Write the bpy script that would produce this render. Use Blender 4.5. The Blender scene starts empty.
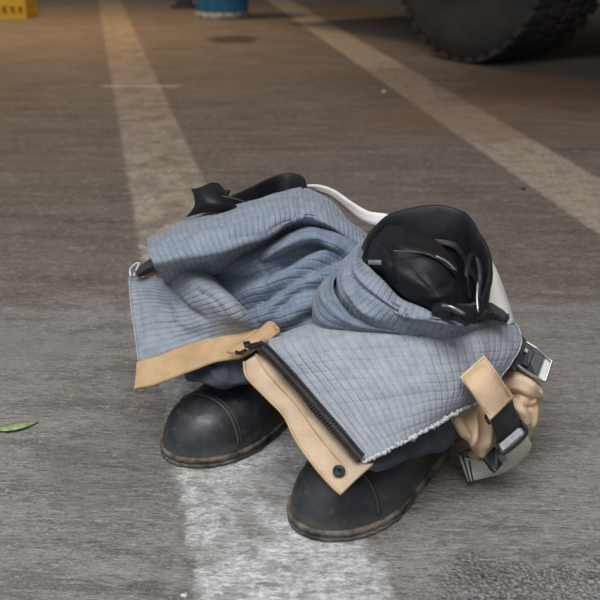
import bpy, bmesh, math, random
import numpy as np
from mathutils import Vector, Matrix
random.seed(4); rng = np.random.default_rng(4)
S = bpy.context.scene
COL = S.collection
# ------------------------------------------------------------------ camera
H = 0.65; FPX = 900.0; TH = math.radians(22.6)
cam = bpy.data.cameras.new('camera'); camo = bpy.data.objects.new('camera', cam); COL.objects.link(camo)
cam.sensor_width = 36; cam.lens = FPX/600*36; cam.clip_start = .02; cam.clip_end = 200
camo.location = (0, 0, H); camo.rotation_euler = (math.pi/2-TH, 0, 0)
cam.dof.use_dof = True; cam.dof.focus_distance = 1.14; cam.dof.aperture_fstop = 8
S.camera = camo

def W(px, py, z):
    """place a measured point of the photograph at height z in the world"""
    a = (px-300)/FPX; b = (py-300)/FPX
    c, s = math.cos(TH), math.sin(TH)
    dy = c - b*s; dz = -s - b*c
    t = (z-H)/dz
    return np.array([a*t, dy*t, z])

# ------------------------------------------------------------------ nodes
def new_mat(name):
    m = bpy.data.materials.new(name); m.use_nodes = True
    nt = m.node_tree; b = nt.nodes['Principled BSDF']
    return m, nt, b
class N:
    def __init__(s, nt): s.nt = nt
    def n(s, t, **k):
        x = s.nt.nodes.new(t)
        for a, v in k.items(): setattr(x, a, v)
        return x
    def set(s, sock, v):
        if hasattr(v, 'is_linked') or isinstance(v, bpy.types.NodeSocket): s.nt.links.new(v, sock)
        else: sock.default_value = v
    def math(s, op, a, b=0.0, c=None):
        x = s.n('ShaderNodeMath', operation=op); s.set(x.inputs[0], a); s.set(x.inputs[1], b)
        if c is not None: s.set(x.inputs[2], c)
        return x.outputs[0]
    def smooth(s, v, lo, hi, a=0.0, b=1.0):
        x = s.n('ShaderNodeMapRange', interpolation_type='SMOOTHSTEP'); s.set(x.inputs[0], v)
        for i, q in enumerate((lo, hi, a, b)): s.set(x.inputs[i+1], q)
        return x.outputs[0]
    def lin(s, v, lo, hi, a=0.0, b=1.0):
        x = s.n('ShaderNodeMapRange'); s.set(x.inputs[0], v)
        for i, q in enumerate((lo, hi, a, b)): s.set(x.inputs[i+1], q)
        return x.outputs[0]
    def mix(s, f, a, b, mode='MIX'):
        x = s.n('ShaderNodeMix', data_type='RGBA', blend_type=mode); s.set(x.inputs[0], f)
        s.set(x.inputs[6], a if not isinstance(a, tuple) else (*a, 1)); s.set(x.inputs[7], b if not isinstance(b, tuple) else (*b, 1))
        return x.outputs[2]
    def scale(s, vec, sc):
        x = s.n('ShaderNodeMapping'); s.set(x.inputs[0], vec); x.inputs['Scale'].default_value = sc; return x.outputs[0]
    def noise(s, vec, scale, detail=3, rough=.55):
        x = s.n('ShaderNodeTexNoise'); s.set(x.inputs['Vector'], vec); x.inputs['Scale'].default_value = scale
        x.inputs['Detail'].default_value = detail; x.inputs['Roughness'].default_value = rough; return x.outputs['Fac']
    def bump(s, h, strength, dist, prev=None):
        x = s.n('ShaderNodeBump'); s.set(x.inputs['Height'], h); x.inputs['Strength'].default_value = strength
        x.inputs['Distance'].default_value = dist
        if prev is not None: s.set(x.inputs['Normal'], prev)
        return x.outputs[0]
    def obj(s): return s.n('ShaderNodeTexCoord').outputs['Object']
    def uv(s): return s.n('ShaderNodeTexCoord').outputs['UV']

def m_simple(name, col, rough=.6, metal=0, var=.25, nscale=60, bump=.3, bdist=.001, col2=None, spec=.5, coat=0):
    m, nt, b = new_mat(name); k = N(nt); v = k.obj()
    f = k.noise(v, nscale, 4)
    c2 = col2 or tuple(c*(1-var) for c in col)
    k.set(b.inputs['Base Color'], k.mix(k.smooth(f, .35, .65), col, c2))
    b.inputs['Roughness'].default_value = rough; b.inputs['Metallic'].default_value = metal
    b.inputs['Specular IOR Level'].default_value = spec
    b.inputs['Coat Weight'].default_value = coat
    if bump: k.set(b.inputs['Normal'], k.bump(k.noise(v, nscale*4, 3), bump, bdist))
    return m

def m_quilt(name, col, col2, stain=False, pu=.0088, pv=.0135, su=1.0, sv=.5):
    m, nt, b = new_mat(name); k = N(nt); uv = k.uv()
    wob = k.n('ShaderNodeTexNoise'); k.set(wob.inputs['Vector'], uv); wob.inputs['Scale'].default_value = 14; wob.inputs['Detail'].default_value = 2
    off = k.n('ShaderNodeVectorMath', operation='SCALE'); k.set(off.inputs[0], wob.outputs['Color']); off.inputs['Scale'].default_value = .009
    ad = k.n('ShaderNodeVectorMath', operation='ADD'); k.set(ad.inputs[0], uv); k.set(ad.inputs[1], off.outputs[0])
    sp = k.n('ShaderNodeSeparateXYZ'); k.set(sp.inputs[0], ad.outputs[0])
    def tri(c, per):   # 0 at the stitch line, 1 mid cell
        x = k.math('DIVIDE', c, per); x = k.math('FRACT', x); x = k.math('SUBTRACT', x, .5); x = k.math('ABSOLUTE', x)
        return k.math('SUBTRACT', 1.0, k.math('MULTIPLY', x, 2.0))
    a = tri(sp.outputs[0], pu); c = tri(sp.outputs[1], pv)
    pa = k.smooth(a, 0, .5); pc = k.smooth(c, 0, .45)
    h = k.math('ADD', k.math('MULTIPLY', pa, su), k.math('MULTIPLY', pc, sv))
    fine = k.noise(k.scale(uv, (1, 3, 1)), 420, 3, .7)
    big = k.noise(uv, 55, 4, .6)
    la = k.math('SUBTRACT', 1.0, k.smooth(a, .02, .17)); lc = k.math('SUBTRACT', 1.0, k.smooth(c, .02, .15))
    brk = k.smooth(k.noise(uv, 60, 3), .32, .58)
    line = k.math('MULTIPLY', k.math('MAXIMUM', k.math('MULTIPLY', la, su), k.math('MULTIPLY', lc, sv)), brk)
    base = k.mix(k.smooth(big, .3, .7), col, col2)
    base = k.mix(k.math('MULTIPLY', k.smooth(fine, .5, .6), .4), base, tuple(min(1, q*1.6) for q in col))
    base = k.mix(k.math('MULTIPLY', k.smooth(fine, .47, .38), .42), base, tuple(q*.5 for q in col))
    base = k.mix(k.math('MULTIPLY', line, .26), base, tuple(q*.5 for q in col))
    if stain:
        vd = k.n('ShaderNodeVectorMath', operation='DISTANCE'); k.set(vd.inputs[0], k.obj()); vd.inputs[1].default_value = tuple(W(331, 302, .222))
        dd = k.math('ADD', vd.outputs['Value'], k.math('MULTIPLY', k.math('SUBTRACT', k.noise(k.obj(), 60, 4), .5), .04))
        base = k.mix(k.smooth(dd, .008, .03, .55, 0), base, (.2, .125, .085))
    k.set(b.inputs['Base Color'], base); b.inputs['Roughness'].default_value = .88; b.inputs['Specular IOR Level'].default_value = .25
    b.inputs['Sheen Weight'].default_value = .15
    n1 = k.bump(h, .8, .0012)
    n2 = k.bump(k.math('ADD', big, k.math('MULTIPLY', fine, .6)), .6, .0012, n1)
    k.set(b.inputs['Normal'], n2)
    return m

def m_weave(name, col, col2, rough=.8, per=.0011, nscale=45, dirt=None):
    m, nt, b = new_mat(name); k = N(nt); uv = k.uv(); v = k.obj()
    sp = k.n('ShaderNodeSeparateXYZ'); k.set(sp.inputs[0], uv)
    w1 = k.math('SINE', k.math('MULTIPLY', sp.outputs[0], 6.283/per)); w2 = k.math('SINE', k.math('MULTIPLY', sp.outputs[1], 6.283/per))
    base = k.mix(k.smooth(k.noise(v, nscale, 4), .3, .7), col, col2)
    if dirt: base = k.mix(k.smooth(k.noise(v, 70, 5, .7), .58, .74, 0, .6), base, dirt)
    k.set(b.inputs['Base Color'], base); b.inputs['Roughness'].default_value = rough; b.inputs['Specular IOR Level'].default_value = .3
    n1 = k.bump(k.math('MULTIPLY', w1, w2), .5, .0003)
    k.set(b.inputs['Normal'], k.bump(k.noise(v, 90, 3), .5, .0015, n1))
    return m

def m_leather(name, col, dusty=(.16, .13, .1), rough=.36, mudz=None, amount=.25, spec=.5):
    m, nt, b = new_mat(name); b.inputs['Specular IOR Level'].default_value = spec; k = N(nt); v = k.obj()
    f = k.noise(v, 28, 5, .65)
    base = k.mix(k.smooth(f, .35, .7), col, tuple(q*1.7 for q in col))
    d = k.smooth(k.noise(v, 60, 6, .75), .5, .75, 0, amount)
    if mudz:
        sp = k.n('ShaderNodeSeparateXYZ'); k.set(sp.inputs[0], v)
        lo = k.smooth(k.math('ADD', sp.outputs[2], k.math('MULTIPLY', k.noise(v, 45, 4), .03)), mudz+.012, mudz+.035, 1, 0)
        d = k.math('MAXIMUM', d, k.math('MULTIPLY', lo, .55))
    base = k.mix(d, base, dusty)
    k.set(b.inputs['Base Color'], base)
    k.set(b.inputs['Roughness'], k.lin(k.noise(v, 90, 4), .3, .7, rough-.05, rough+.2))
    n1 = k.bump(k.noise(v, 420, 3), .25, .0006)
    k.set(b.inputs['Normal'], k.bump(k.noise(v, 35, 4), .25, .002, n1))
    return m

M = {}
M['quilt'] = m_quilt('quilted_liner_blue', (.135, .168, .225), (.205, .24, .30), True, .012, .0085, .5, 1.0)
M['quilt_light'] = m_quilt('quilted_liner_pale', (.262, .28, .312), (.345, .362, .39), False, .0095, .0125, .9, .5)
M['quilt_left'] = m_quilt('quilted_liner_mid', (.18, .208, .258), (.255, .283, .33), False, .0082, .0165, 1.0, .35)
M['quilt_flap'] = m_quilt('quilted_liner_ribbed', (.205, .228, .268), (.285, .308, .345), False, .018, .0078, .35, 1.0)
M['tan'] = m_weave('tan_aramid', (.44, .285, .145), (.54, .37, .205), dirt=(.4, .24, .12))
M['tan_pale'] = m_weave('tan_aramid_pale', (.50, .365, .245), (.58, .44, .31), dirt=(.5, .33, .18))
M['tan_bright'] = m_weave('tan_aramid_clean', (.66, .455, .28), (.74, .54, .36), dirt=(.5, .32, .18))
M['shell'] = m_weave('navy_shell', (.05, .058, .072), (.075, .085, .103), .7)
M['strap'] = m_weave('off_white_webbing', (.74, .72, .64), (.8, .78, .71), .75, .0018)
M['strap_grey'] = m_weave('grey_green_webbing', (.56, .56, .49), (.66, .66, .58), .75, .0018)
M['black_web'] = m_weave('black_webbing', (.035, .034, .038), (.06, .058, .062), .75)
M['black'] = m_simple('black_plastic', (.015, .015, .018), .4, bump=.1)
M['zip'] = m_simple('zip_metal', (.12, .1, .085), .35, .7, bump=.1)
M['steel'] = m_simple('brushed_steel', (.5, .51, .53), .3, .85, bump=.1)
M['steel_pale'] = m_simple('satin_aluminium', (.75, .76, .78), .4, .4, bump=.1)
M['fray'] = m_simple('white_fray', (.62, .62, .6), .9, nscale=400, var=.45)
M['leather'] = m_leather('boot_leather', (.022, .0235, .027), dusty=(.12, .105, .09), rough=.35, mudz=.014, amount=.6)
M['leather_in'] = m_leather('collar_leather', (.007, .0075, .0095), rough=.5, amount=.02, spec=.33)
M['sole'] = m_simple('boot_rubber', (.035, .031, .027), .85, nscale=32, col2=(.2, .165, .13), bump=.8, bdist=.002)
M['seam'] = m_simple('boot_seam', (.07, .062, .055), .6)
M['piping'] = m_simple('collar_piping', (.25, .25, .26), .5)

# ------------------------------------------------------------------ mesh helpers
def link(name, verts, faces, mat, parent=None, smooth=True, uvs=None, solid=0, offset=-1, bevel=0):
    me = bpy.data.meshes.new(name); me.from_pydata([tuple(map(float, v)) for v in verts], [], faces)
    if uvs is not None:
        l = me.uv_layers.new(name='UVMap')
        vi = np.empty(len(me.loops), dtype=np.int32); me.loops.foreach_get('vertex_index', vi)
        l.data.foreach_set('uv', np.asarray(uvs, dtype=np.float32)[vi].ravel())
    me.update()
    o = bpy.data.objects.new(name, me); COL.objects.link(o)
    me.materials.append(mat)
    if smooth:
        me.polygons.foreach_set('use_smooth', [True]*len(me.polygons))
    if parent is not None:
        o.parent = parent; o.matrix_parent_inverse = Matrix.Translation(-Vector(parent_world(parent))) if parent.type == 'EMPTY' else Matrix()
    if solid:
        md = o.modifiers.new('thick', 'SOLIDIFY'); md.thickness = solid; md.offset = offset
    if bevel:
        md = o.modifiers.new('bevel', 'BEVEL'); md.width = bevel; md.segments = 2; md.limit_method = 'ANGLE'
    return o
def parent_world(p):
    v = Vector(p.location); 
    while p.parent is not None:
        p = p.parent; v = v + Vector(p.location)
    return v
def thing(name, loc, label, cat, group=None):
    o = bpy.data.objects.new(name, None); COL.objects.link(o); o.location = loc; o.empty_display_size = .05
    o['label'] = label; o['category'] = cat
    if group: o['group'] = group
    return o
def tag(o, label, cat, group=None, kind=None):
    o['label'] = label; o['category'] = cat
    if group: o['group'] = group
    if kind: o['kind'] = kind
    return o

def cr(P, t):
    """Catmull-Rom through P (n,k) at parameters t in 0..n-1"""
    P = np.asarray(P, float); n = len(P)
    i = np.clip(np.floor(t).astype(int), 0, n-2); f = (t-i)[:, None]
    E = np.vstack([2*P[0]-P[1], P, 2*P[-1]-P[-2]])
    p0, p1, p2, p3 = E[i], E[i+1], E[i+2], E[i+3]
    return .5*((2*p1)+(-p0+p2)*f+(2*p0-5*p1+4*p2-p3)*f**2+(-p0+3*p1-3*p2+p3)*f**3)
def cr_closed(P, m):
    P = np.asarray(P, float); n = len(P); t = np.arange(m)*n/m
    i = np.floor(t).astype(int); f = (t-i)[:, None]
    p0, p1, p2, p3 = P[(i-1) % n], P[i % n], P[(i+1) % n], P[(i+2) % n]
    return .5*((2*p1)+(-p0+p2)*f+(2*p0-5*p1+4*p2-p3)*f**2+(-p0+3*p1-3*p2+p3)*f**3)
def normals(G):
    du = np.gradient(G, axis=1); dv = np.gradient(G, axis=0)
    n = np.cross(du, dv); n /= (np.linalg.norm(n, axis=2, keepdims=True)+1e-12)
    return n
def fold_field(Q, folds):
    """Q (...,2) measured cloth positions; folds = [(polyline, width, amp)]: rounded ridges (or creases)"""
    out = np.zeros(Q.shape[:-1])
    for pts, w, amp in folds:
        pts = cr(np.array(pts, float), np.linspace(0, len(pts)-1, 8*(len(pts)-1)+1))
        best = np.full(Q.shape[:-1], 1e9); tt = np.zeros(Q.shape[:-1]); m = len(pts)-1
        for i in range(m):
            a, b = pts[i], pts[i+1]; ab = b-a; L = (ab@ab)+1e-9
            s = np.clip(((Q-a)@ab)/L, 0, 1); d = np.linalg.norm(Q-(a+s[..., None]*ab), axis=-1)
            k = d < best; best = np.where(k, d, best); tt = np.where(k, (i+s)/m, tt)
        env = np.clip(np.minimum(tt, 1-tt)/.22, 0, 1)**.7*.8+.2
        if amp > 0: prof = np.exp(-(best/w)**2)
        else: prof = np.exp(-np.abs(best/w)**1.3)
        out += amp*prof*env
    return out
_nz = [(rng.normal(size=3), rng.uniform(0, 6.28)) for _ in range(40)]
def vnoise(G, scale):
    o = np.zeros(G.shape[:-1])
    for i, (k, p) in enumerate(_nz): o += np.sin((G@k)*scale+p)
    return o/6.3
def grid_faces(nv, nu, closed=False):
    f = []
    for j in range(nv-1):
        for i in range(nu if closed else nu-1):
            a = j*nu+i; b = j*nu+(i+1) % nu
            f.append((a, a+nu if True else 0, b+nu, b))
    return f
def patch(name, rows, mat, parent, nu=70, nv=50, folds=(), solid=.004, noise=.001, nscale=90, skirt=None, front=None, step=0, offset=-1, jag=0):
    """cloth sheet through measured (px, py, height) control points"""
    C = np.array(rows, float)                       # nv0, nu0, 3
    a = np.stack([cr(r, np.linspace(0, C.shape[1]-1, nu)) for r in C])
    q = np.stack([cr(a[:, i], np.linspace(0, C.shape[0]-1, nv)) for i in range(nu)], axis=1)
    if jag:
        e = np.sin(np.linspace(0, 60, nu))*.5+rng.normal(size=nu)*.5; q[-1, :, 1] += e*jag
    G = np.array([[W(*p) for p in r] for r in q])
    n = normals(G)
    if n[..., 2].mean() < 0: n = -n
    toward = np.array([0, 0, H])-G; 
    flip = (n*toward).sum(-1, keepdims=True) < 0
    n = np.where(flip, -n, n)
    d = fold_field(q[..., :2], folds)+vnoise(G, nscale)*noise
    G = G+n*d[..., None]
    if skirt:                                        # the cloth carries on over the ridge and down the far side
        back = []
        top = G[0]
        for k, (dy, zf) in enumerate(skirt):
            r = top.copy(); r[:, 1] += dy; r[:, 2] = top[:, 2]*zf+.004; back.append(r)
        B = np.array(back[::-1]); m = len(skirt)+1
        full = np.concatenate([B, G[:1]], 0)
        dense = np.stack([cr(full[:, i], np.linspace(0, m-1, m*7)) for i in range(nu)], axis=1)
        dense = dense+vnoise(dense, 60)[..., None]*np.array([.3, 1, .2])*.004*np.linspace(1, 0, m*7)[:, None, None]
        dense[..., 2] = np.maximum(dense[..., 2], .005)
        G = np.concatenate([dense[:-1], G], 0)
    if front:
        last = G[-1]; fr = [last]
        for dy, dz in front:
            r = last.copy(); r[:, 1] += dy; r[:, 2] = np.maximum(r[:, 2]+dz, .006); fr.append(r)
        full = np.array(fr); m = len(fr)
        dense = np.stack([cr(full[:, i], np.linspace(0, m-1, m*6)) for i in range(nu)], axis=1)
        G = np.concatenate([G, dense[1:]], 0)
    NV = G.shape[0]
    du = np.linalg.norm(np.diff(G, axis=1), axis=2).mean(0); dv = np.linalg.norm(np.diff(G, axis=0), axis=2).mean(1)
    U, V = np.meshgrid(np.concatenate([[0], np.cumsum(du)]), np.concatenate([[0], np.cumsum(dv)]))
    o = link(name, G.reshape(-1, 3), grid_faces(NV, nu), mat, parent, uvs=np.stack([U.ravel(), V.ravel()], 1))
    me = o.data
    # faces look towards the viewer's side
    me.calc_loop_triangles(); c = me.polygons[len(me.polygons)//2+nu//2]
    if (Vector((0, 0, H))-c.center-Vector(o.matrix_parent_inverse.translation)*0).dot(c.normal) < 0: me.flip_normals()
    md = o.modifiers.new('thick', 'SOLIDIFY'); md.thickness = solid; md.offset = offset
    return o
def tube(path, r, seg=8, closed=False, flat=None):
    path = np.asarray(path, float); n = len(path); V = []
    for i in range(n):
        t = path[(i+1) % n]-path[i-1] if closed else path[min(i+1, n-1)]-path[max(i-1, 0)]
        t = t/(np.linalg.norm(t)+1e-12); up = np.array([0, 0, 1.]) if abs(t[2]) < .9 else np.array([1., 0, 0])
        a = np.cross(t, up); a /= np.linalg.norm(a); b = np.cross(a, t)
        rr = r[i] if hasattr(r, '__len__') else r
        for k in range(seg):
            th = 2*math.pi*k/seg; V.append(path[i]+a*math.cos(th)*rr+b*math.sin(th)*rr*(flat or 1))
    F = []
    for i in range(n if closed else n-1):
        for k in range(seg):
            j = (i+1) % n; F.append((i*seg+k, i*seg+(k+1) % seg, j*seg+(k+1) % seg, j*seg+k))
    if not closed: F.append(tuple(range(seg-1, -1, -1))); F.append(tuple((n-1)*seg+k for k in range(seg)))
    return V, F
def merge(*parts):
    V, F = [], []
    for v, f in parts:
        o = len(V); V += list(v); F += [tuple(i+o for i in q) for q in f]
    return V, F
def wpath(pts, n=30): 
    q = cr(np.array(pts, float), np.linspace(0, len(pts)-1, n)); return np.array([W(*p) for p in q])
def boxm(c, s, rz=0):
    V = []; ca, sa = math.cos(rz), math.sin(rz)
    for x in (-.5, .5):
        for y in (-.5, .5):
            for z in (-.5, .5):
                X, Y = x*s[0], y*s[1]; V.append(np.array([c[0]+X*ca-Y*sa, c[1]+X*sa+Y*ca, c[2]+z*s[2]]))
    return V, [(0, 1, 3, 2), (4, 6, 7, 5), (0, 4, 5, 1), (2, 3, 7, 6), (0, 2, 6, 4), (1, 5, 7, 3)]
def plate(pts, n):
    """closed slab from corner points pts (list of xyz) with thickness n (vector)"""
    k = len(pts); V = [np.array(p) for p in pts]+[np.array(p)-n for p in pts]
    F = [tuple(range(k)), tuple(range(2*k-1, k-1, -1))]+[(i, i+k, (i+1) % k+k, (i+1) % k) for i in range(k)]
    return V, F
def plate_n(pts, th):
    p = [np.array(q) for q in pts]; n = np.cross(p[1]-p[0], p[-1]-p[0]); n /= np.linalg.norm(n)
    if n @ (np.array([0, 0, H])-p[0]) < 0: n = -n
    return n*th
def ribbon(name, cl, mat, parent, n=50, th=.002):
    """strap: cl = [(px, py, z, px2, py2, z2)] both edges measured"""
    a = np.array(cl, float); q = cr(a, np.linspace(0, len(a)-1, n))
    A = np.array([W(*p[:3]) for p in q]); B = np.array([W(*p[3:]) for p in q]); G = np.stack([A, (2*A+B)/3, (A+2*B)/3, B])
    L = np.concatenate([[0], np.cumsum(np.linalg.norm(np.diff(A, axis=0), axis=1))]); U, V = np.meshgrid(L, np.array([0, .013, .026, .04]))
    return link(name, G.reshape(-1, 3), grid_faces(4, n), mat, parent, uvs=np.stack([U.ravel(), V.ravel()], 1), solid=th, offset=0)

# ------------------------------------------------------------------ floor
def make_floor():
    m, nt, b = new_mat('worn_concrete'); k = N(nt); v = k.obj()
    sp = k.n('ShaderNodeSeparateXYZ'); k.set(sp.inputs[0], v); X, Y = sp.outputs[0], sp.outputs[1]
    rot = k.n('ShaderNodeMapping'); k.set(rot.inputs[0], v); rot.inputs['Rotation'].default_value = (0, 0, math.radians(3)); r = rot.outputs[0]
    g1 = k.noise(k.scale(r, (16, 70, 1)), 3.0, 6, .66)
    g2 = k.noise(k.scale(r, (60, 150, 1)), 3.2, 4, .7)
    g3 = k.noise(k.scale(r, (3, 13, 1)), 3.0, 7, .68)
    g0 = k.noise(k.scale(r, (1.2, 7, 1)), 2.2, 5, .6)
    blot = k.noise(v, 3.5, 5, .6); spk = k.noise(v, 260, 2, .6)
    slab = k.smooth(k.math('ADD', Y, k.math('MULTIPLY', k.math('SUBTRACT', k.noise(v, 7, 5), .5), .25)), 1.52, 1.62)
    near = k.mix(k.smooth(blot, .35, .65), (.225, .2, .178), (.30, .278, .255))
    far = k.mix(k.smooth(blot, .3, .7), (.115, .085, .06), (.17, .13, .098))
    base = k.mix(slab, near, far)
    base = k.mix(k.smooth(g0, .35, .7, 0, .45), base, (.26, .23, .195))
    base = k.mix(k.smooth(g0, .5, .28, 0, .55), base, (.075, .058, .046))
    base = k.mix(k.smooth(g3, .49, .38, 0, .45), base, (.085, .068, .054))
    base = k.mix(k.smooth(g3, .54, .66, 0, .5), base, (.36, .33, .29))
    base = k.mix(k.smooth(g1, .53, .63, 0, .6), base, (.44, .41, .37))
    base = k.mix(k.smooth(g1, .47, .37, 0, .6), base, (.075, .062, .052))
    base = k.mix(k.smooth(g2, .56, .66, 0, .7), base, (.6, .57, .52))
    base = k.mix(k.smooth(g2, .44, .35, 0, .7), base, (.05, .042, .035))
    # bare aggregate where the skin has worn off, near the front right
    d1 = k.math('ADD', k.math('SUBTRACT', Y, .765), k.math('MULTIPLY', X, -.12)); d1 = k.math('ADD', d1, k.math('MULTIPLY', k.math('SUBTRACT', k.noise(v, 18, 5), .5), .14))
    agg = k.math('MULTIPLY', k.smooth(d1, .03, .0), k.smooth(X, .10, .18))
    vor = k.n('ShaderNodeTexVoronoi'); k.set(vor.inputs['Vector'], v); vor.inputs['Scale'].default_value = 190
    ac = k.mix(k.smooth(k.noise(v, 230, 3, .7), .42, .62), (.05, .047, .045), (.4, .39, .38))
    base = k.mix(k.math('MULTIPLY', agg, .5), base, ac)
    # worn paint lines
    wearn = k.math('SUBTRACT', k.noise(k.scale(r, (18, 34, 1)), 2.6, 8, .8), .5)
    ed = k.math('MULTIPLY', k.math('SUBTRACT', k.noise(v, 45, 7, .85), .5), .06)
    def stripe(y0, x0, slope, hw):
        c = k.math('ADD', k.math('MULTIPLY', k.math('SUBTRACT', Y, y0), slope), x0)
        d = k.math('ADD', k.math('ABSOLUTE', k.math('SUBTRACT', X, c)), ed)
        return k.smooth(d, hw-.008, hw+.006, 1, 0)
    s1 = stripe(.747, -.002, -.2198, .105); s2 = stripe(1.93, .795, -.1427, .112)
    wear = k.smooth(k.math('ADD', wearn, k.lin(Y, .8, 4.0, .07, .06)), -.04, .05)
    patchy = k.smooth(k.noise(v, 9, 6, .7), .38, .58, .35, 1.0)
    p1 = k.math('MULTIPLY', k.math('MULTIPLY', s1, k.lin(wear, 0, 1, .42, .95)), k.math('MULTIPLY', patchy, k.lin(Y, .9, 5.5, 1.0, .55)))
    p2 = k.math('MULTIPLY', k.math('MULTIPLY', s2, k.lin(wear, 0, 1, .6, .95)), .8)
    paintn = k.smooth(k.noise(k.scale(r, (30, 60, 1)), 3, 8, .85), .42, .58)
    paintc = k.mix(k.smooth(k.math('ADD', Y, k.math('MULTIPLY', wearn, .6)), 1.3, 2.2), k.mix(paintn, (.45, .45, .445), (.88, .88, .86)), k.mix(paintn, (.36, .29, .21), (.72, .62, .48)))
    chip = k.smooth(k.noise(k.scale(r, (14, 30, 1)), 3.4, 5, .7), .40, .47, .35, 1)
    chip = k.math('MULTIPLY', chip, k.smooth(k.noise(k.scale(r, (5, 8, 1)), 3.4, 6, .75), .42, .5, .45, 1))
    base = k.mix(k.math('MULTIPLY', k.math('MAXIMUM', p1, p2), chip), base, paintc)
    # pale hairline across the line far back, and pale specks
    hl = k.math('MULTIPLY', k.smooth(k.math('ABSOLUTE', k.math('SUBTRACT', Y, 4.0)), .012, .03, .7, 0), k.math('MULTIPLY', k.smooth(X, -.9, -.84), k.smooth(X, -.5, -.56)))
    base = k.mix(hl, base, (.6, .55, .46))
    v2 = k.n('ShaderNodeTexVoronoi'); k.set(v2.inputs['Vector'], v); v2.inputs['Scale'].default_value = 22
    base = k.mix(k.smooth(v2.outputs['Distance'], .07, .045, 0, .6), base, (.5, .48, .45))
    # oily dark spot far back; shade by the truck painted in brown
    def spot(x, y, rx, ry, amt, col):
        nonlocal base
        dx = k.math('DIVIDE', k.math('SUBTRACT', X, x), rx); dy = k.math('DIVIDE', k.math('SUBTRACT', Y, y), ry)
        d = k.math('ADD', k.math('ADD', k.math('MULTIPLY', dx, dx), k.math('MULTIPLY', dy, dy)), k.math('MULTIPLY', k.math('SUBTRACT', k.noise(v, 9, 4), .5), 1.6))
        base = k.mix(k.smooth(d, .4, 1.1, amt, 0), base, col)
    spot(-.41, 5.75, .17, .25, .8, (.035, .025, .018))
    spot(1.35, 4.0, .8, .75, .75, (.065, .04, .024))  # truck shade put into the floor colour, with the next two
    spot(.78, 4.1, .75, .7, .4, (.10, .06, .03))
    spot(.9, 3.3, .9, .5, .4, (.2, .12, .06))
    spot(-.25, 1.02, .1, .12, .25, (.07, .07, .08))
    spot(-.62, 1.35, .3, .12, .3, (.3, .28, .26))
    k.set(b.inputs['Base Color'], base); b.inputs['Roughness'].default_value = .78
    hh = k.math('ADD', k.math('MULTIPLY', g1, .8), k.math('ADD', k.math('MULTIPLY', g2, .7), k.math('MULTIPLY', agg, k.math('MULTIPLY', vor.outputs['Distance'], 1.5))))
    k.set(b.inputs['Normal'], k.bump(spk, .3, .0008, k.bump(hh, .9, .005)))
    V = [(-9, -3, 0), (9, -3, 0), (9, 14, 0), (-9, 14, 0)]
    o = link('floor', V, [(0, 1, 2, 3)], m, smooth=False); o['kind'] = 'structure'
make_floor()

# ------------------------------------------------------------------ boots
OUT_U = [0, .004, .014, .03, .055, .09, .12, .15, .18, .22, .26, .285, .297, .302]
OUT_W = [.004, .022, .036, .046, .0545, .058, .056, .051, .046, .043, .042, .035, .02, .004]
TOP_U = [0, .006, .018, .035, .06, .085, .11, .14, .17, .20, .24, .27, .29, .302]
TOP_Z = [.036, .052, .066, .077, .083, .086, .093, .108, .125, .14, .15, .148, .13, .07]
def fw(u):
    u = np.asarray(u, float); a = np.interp(u, OUT_U, OUT_W)
    return np.where(u < .09, .058*np.sqrt(np.maximum(0, 1-(np.maximum(0, .09-u)/.09)**2.3))+.001, a)
def fz(u):
    u = np.asarray(u, float); a = np.interp(u, TOP_U, TOP_Z)
    a = np.interp(u, [.06, .08, .11, .14, .17, .20, .24, .27, .29, .302], [.072, .075, .084, .1, .118, .135, .148, .146, .13, .07])
    return np.where(u < .06, .014+.058*np.maximum(0, 1-(np.maximum(0, .06-u)/.06)**2.1)**.6, a)
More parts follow.
